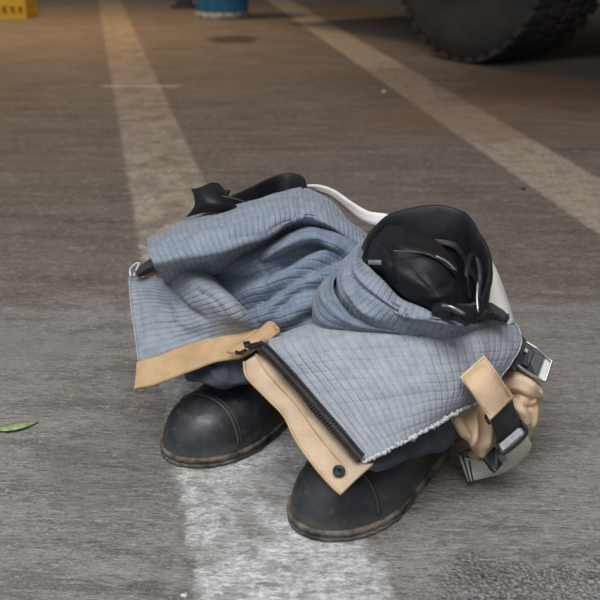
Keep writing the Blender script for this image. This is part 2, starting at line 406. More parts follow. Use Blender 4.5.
def boot(toe, ang, label, name='firefighter_boot'):
    root = thing(name, (toe[0], toe[1], 0), label, 'boot')
    ax = np.array([math.sin(ang), math.cos(ang), 0]); sd = np.array([ax[1], -ax[0], 0]); o0 = np.array([toe[0], toe[1], 0])
    L = lambda u, s, z: o0+ax*u+sd*(s+.010*math.sin(min(u, .3)/.3*math.pi))+np.array([0, 0, z])
    us = .302*(1-np.cos(np.linspace(0, math.pi, 64)))/2
    hw = fw(us); zt = fz(us)
    sm = lambda a: np.convolve(np.pad(a, 2, mode='edge'), [.1, .2, .4, .2, .1], 'valid')
    zt[6:] = sm(zt)[6:]; V = []; K = 41
    for u, w, z in zip(us, hw, zt):
        for i in range(K):
            th = math.pi*i/(K-1); c, s = math.cos(th), math.sin(th)
            e = 2/2.5 if u < .12 else 2/2.2
            x = w*math.copysign(abs(c)**e, c); zz = .012+(z-.012)*abs(s)**e
            cap = 1.0
            if .004 < u < .062: zz += .0016*max(0, s)            # raised toe cap
            if u > .1: zz -= .0040*math.sin((u-.1)*190)*s*math.exp(-((u-.13)/.035)**2)   # flex creases
            V.append(L(u, x, zz))
    F = grid_faces(len(us), K)+[tuple(range(K)), tuple((len(us)-1)*K+i for i in range(K))]
    link('upper', V, F, M['leather'], root)
    # sole: stacked welt and lugs
    prof = [(0, .0005), (.002, .003), (.0065, .0034), (.0072, .0018), (.0084, .0018), (.0092, .0038), (.0135, .0042), (.0152, .0032), (.016, .0)]
    loop = [(u, w) for u, w in zip(us, hw)]+[(u, -w) for u, w in zip(us[::-1], hw[::-1])][1:-1]
    c = np.array([.15, 0]); V = []; n = len(loop)
    P2 = np.array(loop); T = np.roll(P2, -1, 0)-np.roll(P2, 1, 0); Nn = np.stack([T[:, 1], -T[:, 0]], 1); Nn /= np.linalg.norm(Nn, axis=1, keepdims=True)+1e-9
    if (Nn*(P2-c)).sum() < 0: Nn = -Nn
    for z, off in prof:
        for q, nn in zip(P2, Nn):
            jt = off+(.0004*math.sin(q[0]*310+q[1]*170+z*900)+.0006*math.sin(q[0]*730-q[1]*540))*(1 if off > .001 else 0)
            V.append(L(q[0]+nn[0]*jt, q[1]+nn[1]*jt, z+(.0004*math.sin(q[0]*260+q[1]*420) if 0 < z < .0155 else 0)))
    F = grid_faces(len(prof), n, True); F.append(tuple(range(n))[::-1]); F.append(tuple((len(prof)-1)*n+i for i in range(n)))
    link('sole', V, F, M['sole'], root)
    # toe cap seam (double stitched ridge)
    for nm, u0, r in (('toe_seam', .064, .0016), ('toe_seam', .069, .0009)):
        pth = []
        for i in range(33):
            th = math.pi*(.03+.94*i/32); cth, s = math.cos(th), math.sin(th); u = u0-.006*abs(cth)
            w = float(fw(u)); z = float(fz(u)); e = 2/2.5
            pth.append(L(u, w*math.copysign(abs(cth)**e, cth)*1.004, .012+(z-.012)*abs(s)**e+.0012))
        link(nm, *tube(pth, r), M['seam'], root)
    return root, L
def ringtube(name, rings, mat, parent, m=72, wr=0, sc=50, cap=False):
    R = np.array([cr_closed(r, m) for r in rings]); 
    t = np.linspace(0, len(rings)-1, (len(rings)-1)*6+1)
    G = np.stack([cr(R[:, i], t) for i in range(m)], axis=1)
    if wr: G = G+vnoise(G, sc)[..., None]*wr*np.array([1, 1, .5])
    G[..., 2] = np.maximum(G[..., 2], .004)
    F = grid_faces(len(t), m, True)
    return link(name, G.reshape(-1, 3), F, mat, parent, solid=.003, offset=0)
def circ(c, rx, ry, n=12, ang=0, tilt=(0, 0)):
    o = []
    for i in range(n):
        a = 2*math.pi*i/n; x, y = rx*math.cos(a), ry*math.sin(a)
        X = x*math.cos(ang)-y*math.sin(ang); Y = x*math.sin(ang)+y*math.cos(ang)
        o.append([c[0]+X, c[1]+Y, c[2]+tilt[0]*X+tilt[1]*Y])
    return np.array(o)

tr = W(305, 536, 0); tl = W(174, 464, 0)
bootR, LR = boot(tr, math.radians(38), 'right-hand black leather firefighter boot nearest the camera, its padded collar rising through the trousers')
bootL, LL = boot(tl, math.radians(37), 'left black leather firefighter boot farther back, muddy toe under the tan-edged flap')

# right boot: shaft + collar
rimR = np.array([W(*p) for p in [(364, 262, .268), (368, 238, .288), (388, 217, .303), (412, 211, .308), (438, 208, .312), (462, 213, .309), (479, 233, .298), (490, 258, .282), (488, 288, .262), (474, 306, .25), (450, 306, .245), (420, 296, .25), (390, 279, .258)]])
def like(r, c, s, dz): 
    cc = r.mean(0); q = (r-cc)*s; out = q+np.array(c); out[:, 2] = c[2]+q[:, 2]*.6+dz; return out
ccR = rimR.mean(0)
ank = LR(.225, 0, .08)
shr = [like(rimR, ank*(1-t)+ccR*t, .62+.33*t, 0) for t in (0, .2, .35, .5)]
ringtube('shaft', shr, M['leather'], bootR, wr=.003)
ins = lambda s, dz: (lambda q: q)(np.column_stack([(rimR-ccR)[:, :2]*s+ccR[:2], rimR[:, 2]+dz]))
ringtube('collar', [ins(.80, -.045), ins(.93, -.03), ins(1.01, -.014), ins(1.0, .001), ins(.95, 0), ins(.9, -.012), ins(.86, -.04), ins(.78, -.09), ins(.5, -.13)], M['leather_in'], bootR, m=96, wr=.0014, sc=70)
tg = [[(371, 240, .292), (388, 226, .302), (414, 234, .302), (440, 250, .292), (458, 270, .276)],
      [(367, 252, .288), (388, 243, .303), (415, 254, .303), (439, 268, .292), (456, 279, .274)],
      [(365, 262, .278), (388, 264, .292), (415, 278, .288), (438, 292, .276), (455, 296, .262)],
      [(366, 270, .262), (390, 287, .262), (416, 303, .254), (440, 314, .247), (458, 317, .24)]]
tgo = patch('tongue', tg, M['leather_in'], bootR, nu=60, nv=44, solid=.006, noise=.0015, nscale=80,
      folds=[([(384, 246), (415, 258), (452, 274)], 4, .006), ([(388, 262), (410, 280), (436, 292)], 5, .004), ([(410, 262), (430, 285), (440, 300)], 3, -.003), ([(380, 235), (392, 262), (396, 288)], 3, -.004),
             ([(425, 286), (440, 288), (452, 284)], 3, -.003), ([(418, 294), (436, 298), (452, 292)], 3, .003)])
patch('tongue_padding', [
    [(386, 226, .306), (404, 226, .312), (424, 234, .31), (444, 246, .302), (459, 268, .288)],
    [(384, 236, .306), (402, 238, .314), (422, 245, .312), (442, 255, .304), (457, 271, .288)],
    [(384, 246, .30), (400, 249, .309), (420, 253, .308), (440, 261, .298), (455, 274, .282)],
    [(384, 250, .29), (400, 254, .298), (420, 257, .298), (438, 264, .288), (453, 275, .275)]], M['leather_in'], bootR, nu=50, nv=30, solid=.005, noise=.0012, nscale=80,
    folds=[([(392, 232), (420, 244), (450, 262)], 3, -.0015)])
link('tongue_piping', *tube(wpath([(393, 251, .311), (415, 252, .312), (432, 256, .306), (450, 268, .292), (456, 276, .28)], 24), .0011), M['seam'], bootR)
link('tongue_edge', *tube(wpath([(436, 256, .307), (447, 262, .30), (455, 270, .29)], 12), .0012), M['piping'], bootR)
link('side_tab', *plate([W(368, 260, .285), W(381, 260, .297), W(381, 263, .295), W(368, 263, .282)], plate_n([W(368, 259, .285), W(387, 260, .297), W(381, 263, .295)], .002)), M['piping'], bootR, smooth=False)
# pull loop inside and zip, snap tab at the collar front
link('pull_loop', *tube(wpath([(470, 300, .255), (467, 275, .285), (470, 256, .297), (477, 258, .293), (480, 276, .278), (477, 300, .256)], 30), .0035, flat=.6), M['leather_in'], bootR)
link('zip_pull', *tube(wpath([(478, 282, .286), (477, 296, .275), (478, 312, .262)], 10), .0013), M['steel'], bootR)
patch('front_tab', [[(434, 306, .262), (446, 302, .27), (462, 308, .268), (472, 316, .258)], [(433, 312, .258), (447, 310, .268), (461, 316, .264), (470, 322, .252)], [(436, 317, .248), (448, 319, .255), (460, 322, .25), (466, 325, .244)]], M['leather_in'], bootR, nu=24, nv=16, solid=.006, noise=.002)
link('tab_bar', *tube(wpath([(442, 305, .275), (452, 307, .276), (465, 314, .269)], 10), .0014), M['steel'], bootR)

# left boot: shaft, collapsed collar and pull ear
rimL = np.array([W(*p) for p in [(216, 203, .292), (232, 198, .298), (252, 190, .302), (270, 181, .304), (290, 175, .308), (304, 181, .306), (304, 192, .302), (290, 203, .29), (262, 214, .28), (236, 218, .275)]])
ccL = rimL.mean(0); ank = LL(.225, 0, .08)
ringtube('shaft', [like(rimL, ank*(1-t)+ccL*t, .8+.15*t, 0) for t in (0, .35, .7, .93)], M['leather'], bootL, wr=.003)
insl = lambda s, dz: np.column_stack([(rimL-ccL)[:, :2]*s+ccL[:2], rimL[:, 2]+dz])
ringtube('collar', [insl(.93, -.05), insl(1.0, -.03), insl(1.04, -.012), insl(1.0, .003), insl(.93, 0), insl(.86, -.015), insl(.7, -.06)], M['leather_in'], bootL, wr=.001)
patch('pull_ear', [[(191, 189, .318), (200, 187, .322), (211, 183, .325), (219, 184, .322), (226, 192, .315)],
                   [(194, 197, .31), (203, 196, .316), (213, 194, .318), (222, 196, .314), (232, 200, .305)],
                   [(194, 206, .30), (204, 205, .306), (215, 204, .308), (226, 206, .303), (238, 208, .295)],
                   [(186, 217, .285), (200, 214, .29), (215, 212, .295), (230, 212, .29), (246, 212, .285)]], M['leather_in'], bootL, nu=30, nv=24, solid=.006, noise=.0006)
link('collar_piping', *tube(wpath([(222, 196, .318), (236, 199, .314), (246, 202, .309)], 10), .0008), M['seam'], bootL)

# ------------------------------------------------------------------ bunker trousers
pants = thing('bunker_trousers', tuple(W(330, 430, 0)), 'turnout trousers pushed down around two boots, grey-blue quilted lining turned outward with tan edging', 'trousers')
Q, QL, QM = M['quilt'], M['quilt_light'], M['quilt_left']
patch('quilted_lining', [
    [(152, 252, .215), (205, 232, .25), (262, 214, .275), (312, 204, .285), (345, 216, .275), (372, 240, .255), (402, 252, .235)],
    [(160, 268, .205), (212, 250, .235), (265, 234, .262), (312, 222, .278), (348, 230, .275), (374, 254, .25), (405, 270, .225)],
    [(172, 285, .185), (222, 272, .22), (268, 255, .25), (310, 243, .268), (345, 250, .262), (374, 268, .24), (410, 290, .22)],
    [(190, 305, .165), (232, 293, .20), (272, 279, .23), (310, 268, .248), (343, 270, .245), (372, 285, .228), (414, 304, .21)],
    [(208, 325, .15), (245, 312, .185), (280, 302, .208), (314, 293, .225), (345, 292, .225), (375, 303, .215), (420, 318, .205)],
    [(226, 345, .14), (258, 330, .165), (290, 322, .185), (320, 315, .2), (350, 312, .203), (382, 318, .2), (430, 330, .19)],
    [(246, 365, .12), (282, 356, .13), (318, 350, .14), (352, 346, .15), (384, 346, .15), (415, 350, .145), (450, 352, .135)]],
    Q, pants, nu=130, nv=110, solid=.005, noise=.0022, nscale=55, skirt=[(.03, .8), (.05, .4), (.07, 0)],
    folds=[([(215, 272), (255, 262), (300, 243), (345, 238)], 10, .012), ([(232, 300), (268, 288), (318, 262), (362, 250)], 8, .014),
           ([(225, 282), (262, 274), (310, 252), (352, 243)], 3.5, -.012), ([(262, 322), (285, 300), (325, 278), (355, 268)], 7, .013),
           ([(245, 312), (275, 293), (315, 272), (340, 264)], 3, -.010), ([(275, 326), (310, 304), (335, 296), (352, 290)], 8, .012),
           ([(276, 312), (300, 293), (330, 286)], 3, -.010), ([(285, 330), (320, 322), (360, 320), (400, 326)], 4, .010),
           ([(300, 318), (330, 310), (352, 308), (372, 318)], 3, -.010), ([(262, 262), (270, 280), (262, 305)], 3, -.005)])
patch('upper_cuff_fold', [
    [(147, 240, .248), (190, 219, .276), (240, 204, .295), (278, 193, .304), (302, 188, .306), (322, 196, .296), (346, 216, .275), (362, 232, .262)],
    [(148, 249, .262), (192, 229, .288), (242, 214, .304), (280, 203, .312), (304, 199, .312), (325, 206, .302), (348, 225, .282), (364, 238, .268)],
    [(151, 259, .262), (198, 242, .286), (246, 227, .30), (283, 214, .308), (306, 210, .308), (328, 216, .3), (351, 232, .28), (367, 244, .268)],
    [(155, 268, .25), (204, 256, .272), (248, 241, .285), (284, 226, .296), (307, 220, .298), (330, 226, .292), (352, 240, .272), (368, 250, .262)],
    [(160, 271, .232), (206, 262, .25), (250, 247, .262), (285, 232, .275), (308, 227, .28), (331, 232, .275), (352, 246, .262), (368, 254, .255)]],
    QM, pants, nu=110, nv=56, solid=.005, noise=.0018, nscale=60, skirt=[(.02, .93), (.04, .75)], front=[(.012, -.012), (.03, -.03)],
    folds=[([(180, 244), (222, 232), (262, 220)], 5, .006), ([(296, 190), (299, 203), (302, 222)], 2, -.004), ([(196, 256), (240, 243), (282, 228)], 3, .006), ([(230, 238), (262, 234), (290, 220), (322, 220)], 2.5, -.004)])
patch('arched_fold', [
    [(250, 252, .236), (284, 236, .274), (312, 226, .284), (338, 230, .281), (356, 244, .268), (366, 262, .25)],
    [(246, 260, .234), (282, 243, .28), (312, 233, .29), (336, 238, .286), (350, 250, .272), (358, 266, .252)],
    [(244, 268, .226), (280, 251, .272), (312, 241, .282), (332, 246, .278), (344, 257, .262), (350, 270, .244)],
    [(244, 274, .215), (280, 256, .256), (310, 247, .266), (330, 252, .262), (340, 262, .25), (346, 274, .236)]],
    Q, pants, nu=80, nv=36, solid=.004, noise=.0014, nscale=70, front=[(.008, -.012), (.02, -.025)], folds=[([(270, 248), (312, 236), (340, 250)], 3, .003)])
patch('left_flap', [
    [(128, 277, .198), (147, 277, .204), (166, 276, .212), (184, 262, .232), (200, 263, .232), (208, 270, .212)],
    [(129, 290, .188), (149, 290, .194), (169, 291, .2), (188, 280, .224), (208, 278, .226), (220, 284, .205)],
    [(131, 308, .173), (155, 307, .178), (178, 308, .184), (200, 302, .205), (222, 296, .214), (234, 300, .195)],
    [(134, 332, .152), (160, 329, .158), (185, 326, .165), (209, 320, .182), (234, 313, .196), (248, 316, .18)],
    [(137, 352, .138), (165, 345, .145), (192, 338, .152), (216, 331, .166), (244, 324, .178), (260, 325, .168)],
    [(138, 366, .128), (166, 357, .136), (195, 348, .144), (222, 340, .152), (246, 334, .16), (266, 331, .158)]],
    M['quilt_flap'], pants, nu=100, nv=80, solid=.005, noise=.0016, nscale=60, skirt=[(.02, .9), (.035, .6)],
    folds=[([(164, 274), (172, 292), (186, 308), (206, 322)], 3.5, -.009), ([(184, 272), (210, 292), (250, 322)], 9, .009), ([(195, 290), (214, 300), (228, 314)], 3, -.005), ([(140, 318), (170, 318), (195, 328)], 4, .003),
           ([(168, 286), (176, 306), (180, 320)], 5, .005), ([(136, 296), (140, 320), (142, 345)], 3, -.003)])
trimL = [(137, 363, .131, 134, 389, .118), (152, 357, .137, 150, 386, .12), (168, 351, .141, 168, 380, .124), (188, 344, .147, 190, 371, .13), (208, 337, .153, 212, 363, .136), (228, 331, .159, 232, 359, .142), (246, 328, .165, 246, 355, .146), (262, 329, .166, 257, 349, .15)]
def strip(name, cl, mat, nu=70, nv=14, push=.004, **kw):
    a = np.array(cl, float); rows = [[tuple(p[:3]*(1-t)+p[3:]*t+np.array([0, 0, push*math.sin(math.pi*min(1, t+.15))])) for p in a] for t in (0, .33, .66, 1)]
    return patch(name, rows, mat, pants, nu=nu, nv=nv, **kw)
strip('tan_hem', trimL, M['tan'], solid=.0035, noise=.0012, nscale=80, folds=[([(222, 356), (240, 342), (256, 334)], 3, .004), ([(236, 356), (250, 344), (264, 334)], 2, -.004)])
link('hem_stitching', *tube(wpath([(p[0]*.1+p[3]*.9+.6, p[1]*.1+p[4]*.9, p[2]*.1+p[5]*.9+.0045) for p in trimL], 70), .0006), M['tan_pale'], pants)
patch('tan_tab_fold', [[(226, 351, .158), (246, 338, .172), (266, 322, .19), (274, 322, .196)], [(236, 354, .16), (252, 344, .174), (270, 328, .19), (277, 327, .196)], [(248, 354, .158), (262, 346, .17), (274, 336, .184), (280, 332, .19)]], M['tan'], pants, nu=30, nv=16, solid=.003, noise=.001)

patch('right_flap', [
    [(274, 332, .178), (312, 325, .192), (360, 321, .204), (410, 321, .21), (456, 317, .212), (492, 312, .206), (508, 314, .198)],
    [(268, 343, .184), (316, 336, .2), (364, 332, .212), (414, 330, .218), (462, 326, .218), (500, 321, .206), (518, 328, .188)],
    [(280, 362, .174), (328, 355, .19), (374, 351, .2), (422, 350, .206), (470, 347, .202), (502, 344, .188), (521, 345, .172)],
    [(297, 382, .158), (344, 377, .174), (388, 374, .184), (432, 372, .188), (472, 368, .182), (496, 366, .17), (512, 362, .158)],
    [(318, 408, .140), (362, 403, .155), (402, 398, .165), (438, 393, .168), (468, 388, .162), (487, 383, .154), (498, 380, .148)],
    [(340, 434, .124), (376, 427, .137), (410, 419, .146), (438, 410, .15), (460, 403, .147), (478, 397, .142), (486, 392, .138)],
    [(362, 461, .110), (390, 448, .12), (414, 436, .128), (436, 424, .132), (454, 413, .133), (470, 405, .132), (481, 400, .13)]],
    QL, pants, nu=120, nv=90, solid=.006, noise=.0016, nscale=45,
    folds=[([(300, 350), (370, 345), (440, 340)], 12, .004), ([(470, 330), (482, 350), (470, 380)], 6, .003), ([(350, 400), (390, 390), (430, 380)], 8, .003)])
trimR = [(244, 362, .172, 262, 350, .18), (247, 377, .162, 276, 367, .172), (266, 397, .148, 292, 386, .156), (284, 416, .135, 308, 405, .142), (296, 440, .122, 325, 425, .130), (316, 468, .109, 343, 446, .118), (333, 487, .1025, 358, 463, .111), (341, 494, .100, 374, 463, .109)]
def strip2(name, cl, mat, a0=0, a1=1, push=.003, **kw):
    a = np.array(cl, float); rows = [[tuple(p[:3]*(1-t)+p[3:]*t+np.array([0, 0, push*math.sin(math.pi*t)])) for p in a] for t in np.linspace(a0, a1, 4)]
    return patch(name, rows, mat, pants, **kw)
strip2('front_placket', trimR, M['tan_pale'], nu=80, nv=22, solid=.0035, noise=.001, nscale=70, push=.003)
link('placket_edge_binding', *tube(wpath([(p[0], p[1], p[2]+.001) for p in trimR], 80), .0016), M['tan'], pants)
link('placket_fold_line', *tube(wpath([(p[0]*.35+p[3]*.65, p[1]*.35+p[4]*.65, p[2]*.35+p[5]*.65+.0038) for p in trimR[:-1]], 80), .0009), M['tan'], pants)
# zipper: tape + teeth in one part
zc = [(256, 345, .182), (266, 352, .184), (282, 369, .174), (300, 389, .159), (318, 410, .146), (338, 433, .132), (353, 451, .120), (360, 459, .115)]
zr = [((x-2.2, y+2, z+.003, x+5, y-4.2, z+.0055)) for x, y, z in zc]
ribbon('zipper_tape', zr, M['black_web'], pants, 70, .0018)
tp = wpath([(x-1.5, y+1.4, z+.0055) for x, y, z in zc], 62); prt = []
for i in range(1, 61):
    d = tp[i+1]-tp[i-1]; rz = math.atan2(d[1], d[0]); prt.append(boxm(tp[i], (.0019, .0052, .002), rz))
tp2 = wpath([(x+3.6, y-3, z+.0066) for x, y, z in zc], 62)
for i in range(1, 61):
    d = tp2[i+1]-tp2[i-1]; rz = math.atan2(d[1], d[0]); prt.append(boxm(tp2[i], (.0017, .003, .0018), rz))
link('zipper_teeth', *merge(*prt), M['zip'], pants, smooth=False)
a = W(254, 346, .19)
link('zipper_slider', *merge(boxm(a, (.016, .009, .005), .5), boxm(a+np.array([-.008, -.002, .003]), (.008, .012, .004), .2), tube(wpath([(246, 350, .186), (240, 353, .18), (236, 352, .178)], 8), .0025)), M['black'], pants, bevel=.001)
# snap
c = W(339, 471, .1155); nrm = np.array([0, -.45, .9]); nrm /= np.linalg.norm(nrm)
e1 = np.array([1., 0, 0]); e2 = np.cross(nrm, e1); V = []; pr = [(.0068, -.001), (.0068, .0015), (.0058, .0026), (.0045, .002), (.004, .001), (.0026, .0012), (.002, .003), (.0004, .0034)]
for r, h in pr:
    for i in range(28): t = 2*math.pi*i/28; V.append(c+e1*r*math.cos(t)+e2*r*math.sin(t)+nrm*h)
link('press_stud', V, grid_faces(len(pr), 28, True)+[tuple((len(pr)-1)*28+i for i in range(28))], M['black'], pants)
# frayed white edges
def fray(name, pts, n, r, parent=pants, mat=None):
    P = wpath(pts, n); rad = np.abs(rng.normal(r, r*.45, n))+r*.3; P = P+rng.normal(size=P.shape)*r*.55
    link(name, *tube(P, rad, 6), mat or M['fray'], parent)
fray('frayed_edge', [(364, 462, .114), (390, 449, .124), (414, 437, .132), (436, 425, .136), (454, 414, .137), (481, 401, .134)], 150, .0015)
fray('frayed_edge', [(508, 315, .198), (519, 329, .19), (521, 345, .175), (512, 362, .161), (499, 380, .15)], 130, .0005)
fray('frayed_edge', [(129, 280, .198), (131, 308, .175), (135, 335, .153), (138, 360, .134)], 130, .0004)

# wrap of cloth around the right collar
patch('collar_wrap_fold', [
    [(374, 236, .272), (364, 250, .276), (362, 264, .276), (376, 279, .266), (398, 296, .254), (426, 310, .246), (454, 320, .24), (486, 322, .208)],
    [(370, 234, .274), (356, 250, .282), (354, 268, .280), (370, 286, .270), (394, 304, .258), (424, 318, .25), (455, 325, .243), (488, 323, .207)],
    [(362, 240, .266), (348, 256, .272), (347, 276, .266), (362, 296, .256), (388, 314, .246), (420, 325, .238), (455, 330, .232), (490, 325, .203)],
    [(356, 246, .256), (340, 264, .256), (338, 286, .248), (352, 308, .236), (380, 324, .228), (416, 332, .224), (455, 335, .22), (492, 326, .198)]],
    QM, pants, nu=120, nv=50, solid=.005, noise=.002, nscale=60, front=[(.012, -.018), (.025, -.04)],
    folds=[([(352, 252), (350, 274), (374, 298), (410, 322)], 3, -.008), ([(362, 262), (376, 284), (412, 308), (452, 326)], 3.2, .006), ([(344, 270), (352, 296), (384, 322)], 3.5, .007), ([(392, 300), (420, 318), (450, 328)], 2.5, -.006), ([(340, 285), (352, 305), (372, 320)], 2.5, -.005)])
patch('lower_wrap_fold', [
    [(346, 262, .252), (334, 282, .246), (338, 300, .236), (358, 316, .226), (388, 326, .222), (420, 331, .222)],
    [(338, 266, .248), (324, 290, .24), (330, 310, .23), (356, 324, .222), (388, 331, .22), (420, 334, .22)],
    [(328, 272, .236), (312, 300, .222), (322, 322, .212), (354, 330, .21), (388, 334, .212), (420, 336, .212)]],
    Q, pants, nu=90, nv=34, solid=.004, noise=.002, nscale=60, front=[(.012, -.015), (.02, -.03)], folds=[([(332, 276), (324, 298), (345, 320)], 3, .005), ([(338, 290), (352, 312), (380, 326)], 2.5, -.005)])
# crinkled dark bit right of the collar
patch('dark_gather', [[(476, 306, .236), (488, 304, .236), (500, 309, .226), (508, 315, .21)], [(474, 313, .236), (488, 312, .238), (500, 315, .228), (507, 319, .212)], [(474, 321, .226), (488, 320, .226), (499, 321, .216), (505, 322, .205)]], M['black_web'], pants, nu=40, nv=24, solid=.003, noise=.003, nscale=160)

# navy outer shell peeping out underneath
patch('outer_shell', [
    [(180, 352, .135), (205, 348, .14), (230, 344, .146), (262, 340, .15)],
    [(184, 366, .118), (206, 366, .122), (230, 364, .13), (256, 362, .13)],
    [(188, 377, .104), (206, 382, .108), (228, 384, .108), (252, 378, .112)],
    [(196, 380, .096), (212, 385, .100), (230, 386, .099), (250, 382, .104)]], M['shell'], pants, nu=60, nv=40, solid=.004, noise=.003, nscale=70, front=[(.02, -.004)],
    folds=[([(208, 362), (216, 376), (228, 384)], 4, .005), ([(230, 362), (232, 376), (238, 384)], 3, -.004)])
patch('outer_shell', [
    [(350, 455, .105), (385, 440, .11), (420, 424, .118), (455, 408, .12), (478, 402, .112)],
    [(358, 468, .098), (390, 455, .1), (424, 440, .104), (452, 425, .104), (470, 418, .095)],
    [(368, 470, .094), (396, 462, .093), (425, 452, .09), (450, 440, .086), (462, 436, .078)],
    [(378, 472, .088), (402, 464, .084), (425, 455, .078), (444, 450, .07), (456, 443, .065)]], M['shell'], pants, nu=60, nv=40, solid=.004, noise=.0022, nscale=60, front=[(.02, -.006), (.05, -.02)])

# ---- straps, webbing
ribbon('suspender_strap', [(300, 186, .298, 303, 190, .288), (318, 185, .30, 318, 192, .288), (334, 190, .298, 331, 197, .285), (350, 201, .292, 346, 209, .276), (368, 211, .286, 362, 221, .27), (386, 214, .284, 382, 227, .268), (410, 222, .27, 408, 236, .255), (445, 232, .26, 443, 248, .245), (475, 245, .25, 472, 262, .235),
                           (492, 262, .238, 483, 284, .228), (502, 284, .226, 482, 304, .222), (509, 304, .212, 486, 322, .208), (514, 322, .198, 492, 334, .196)], M['strap'], pants, 110, .002)
# left side toggle: black strap, pale ring, tan scrap
patch('side_strap', [[(134, 270, .212), (146, 262, .222), (157, 256, .232), (168, 256, .236)], [(136, 274, .212), (148, 267, .224), (160, 263, .234), (172, 263, .238)], [(140, 277, .206), (151, 272, .214), (163, 269, .226), (176, 269, .23)]], M['black_web'], pants, nu=24, nv=10, solid=.003, noise=.001)
link('strap_end', *tube(wpath([(131, 277, .204), (130, 270, .21), (134, 265, .214), (139, 263, .218), (137, 269, .214), (134, 276, .207)], 26), .0015), M['fray'], pants)
patch('tan_lining', [[(142, 272, .206), (154, 270, .212), (170, 268, .218)], [(144, 277, .202), (156, 276, .207), (172, 276, .212)]], M['tan_bright'], pants, nu=16, nv=6, solid=.002, noise=.001)

# right side: folded tan lining
patch('tan_lining', [
    [(448, 414, .118), (460, 408, .122), (474, 402, .124), (488, 400, .12)],
    [(452, 420, .108), (463, 419, .114), (477, 414, .114), (490, 414, .11)],
    [(460, 432, .092), (470, 433, .098), (482, 430, .095), (496, 428, .092)],
    [(468, 443, .074), (476, 446, .078), (485, 446, .076), (496, 442, .074)],
    [(474, 450, .06), (479, 456, .06), (485, 459, .058), (493, 454, .058)]], M['tan_bright'], pants, nu=60, nv=60, solid=.003, noise=.002, nscale=90, front=[(.03, -.02), (.05, -.05)],
    folds=[([(474, 404), (472, 425), (474, 446)], 2.5, .009), ([(466, 408), (467, 425), (472, 440)], 2, -.009), ([(488, 412), (487, 432), (486, 450)], 4, .007), ([(481, 412), (479, 430), (480, 448)], 1.6, -.007), ([(455, 414), (460, 424), (468, 436)], 3, .006)])
patch('tan_lining', [
    [(504, 364, .128), (516, 364, .132), (528, 370, .13), (540, 380, .12)],
    [(500, 376, .122), (514, 376, .13), (530, 382, .126), (543, 392, .11)],
    [(503, 388, .112), (515, 389, .118), (530, 394, .112), (543, 398, .098)],
    [(506, 392, .10), (518, 393, .103), (530, 397, .098), (541, 399, .09)]], M['tan_bright'], pants, nu=44, nv=36, solid=.004, noise=.002, nscale=90, front=[(.012, -.02), (.03, -.05)],
    folds=[([(508, 378), (524, 380), (538, 390)], 4, .005)])
patch('tan_lining', [
    [(508, 390, .104), (520, 392, .108), (532, 396, .1), (541, 400, .085)],
    [(510, 400, .098), (522, 402, .104), (533, 406, .09), (540, 412, .072)],
    [(512, 412, .086), (522, 414, .092), (532, 417, .078), (538, 423, .058)],
    [(516, 424, .068), (522, 428, .07), (528, 432, .058), (533, 432, .046)],
    [(521, 436, .05), (524, 440, .048), (527, 440, .042), (530, 438, .036)]], M['tan_bright'], pants, nu=44, nv=50, solid=.004, noise=.002, nscale=90, front=[(.01, -.02), (.03, -.04)],
    folds=[([(510, 396), (522, 400), (530, 408), (528, 400)], 2, -.006), ([(515, 404), (524, 414), (526, 428)], 4, .007), ([(519, 393), (530, 399), (531, 406)], 2, .006), ([(535, 402), (534, 418), (528, 430)], 2, .004)])
# tan reinforcement tab stitched on the flap
gt = [[(460, 377, .183), (472, 366, .196), (484, 355, .204)], [(470, 391, .172), (483, 380, .184), (495, 370, .192)], [(479, 404, .156), (492, 394, .168), (505, 385, .172)], [(490, 420, .138), (502, 408, .148), (514, 397, .152)]]
patch('tan_strap_tab', gt, M['tan_bright'], pants, nu=30, nv=40, solid=.002, noise=.0006, offset=0)
link('tab_stitching', *tube(np.concatenate([wpath([(463, 377.5, .187), (484, 358, .2075)], 12), wpath([(484.5, 358.5, .2075), (494, 371, .195), (503, 385, .176), (510.5, 397, .1565)], 22), wpath([(510.5, 397.5, .1565), (490.5, 416, .1425)], 12), wpath([(490.5, 416, .1425), (479, 401, .162), (470, 389, .176), (463, 378, .187)], 22)]), .0006), M['tan'], pants)
# black web tongue below the tab, buckle bar, clip, grey loop strap
patch('black_strap', [[(489, 416, .13), (501, 406, .14), (513, 397, .146)], [(493, 424, .118), (505, 414, .126), (514, 406, .132)], [(496, 432, .104), (507, 423, .112), (517, 413, .116)], [(498, 440, .088), (510, 431, .096), (522, 421, .098)], [(501, 449, .072), (513, 439, .078), (526, 430, .08)]], M['black_web'], pants, nu=24, nv=30, solid=.003, noise=.0008)
link('strap_hook', *tube(wpath([(490, 424, .128), (487, 420, .132), (486, 416, .134), (488, 413, .137), (492, 414, .138)], 14), .0018), M['black'], pants)
q = [W(500, 444, .09), W(519.5, 427.5, .1), W(524, 433, .093), W(503.5, 451, .083)]
link('buckle_bar', *plate(q, plate_n(q, .004)), M['steel_pale'], pants, smooth=False, bevel=.001)
q1 = wpath([(498, 441, .088), (504, 453, .08), (526, 434, .092), (521, 421, .1)], 20)
link('buckle_frame', *tube(q1, .0022), M['black'], pants)
ribbon('loop_strap', [(521, 428, .092, 502, 448, .086), (528, 438, .078, 505, 454, .07), (531, 447, .058, 507, 459, .056), (522, 460, .034, 504, 463, .044), (508, 471, .02, 496, 464, .036), (488, 477, .012, 478, 460, .034), (468, 482, .008, 459, 456, .034)], M['strap_grey'], pants, 70, .0022)
for x in (3.0, 6.5):
    link('strap_stitch_bar', *tube(wpath([(457+x*1.7, 456-x*.9+1, .036+.001), (463+x*1.2, 470, .025), (467+x, 482.5, .013)], 14), .0011), M['black_web'], pants)
link('strap_keeper', *tube(wpath([(458, 454, .038), (468, 450, .041), (475, 450, .041)], 10), .0014), M['black_web'], pants)
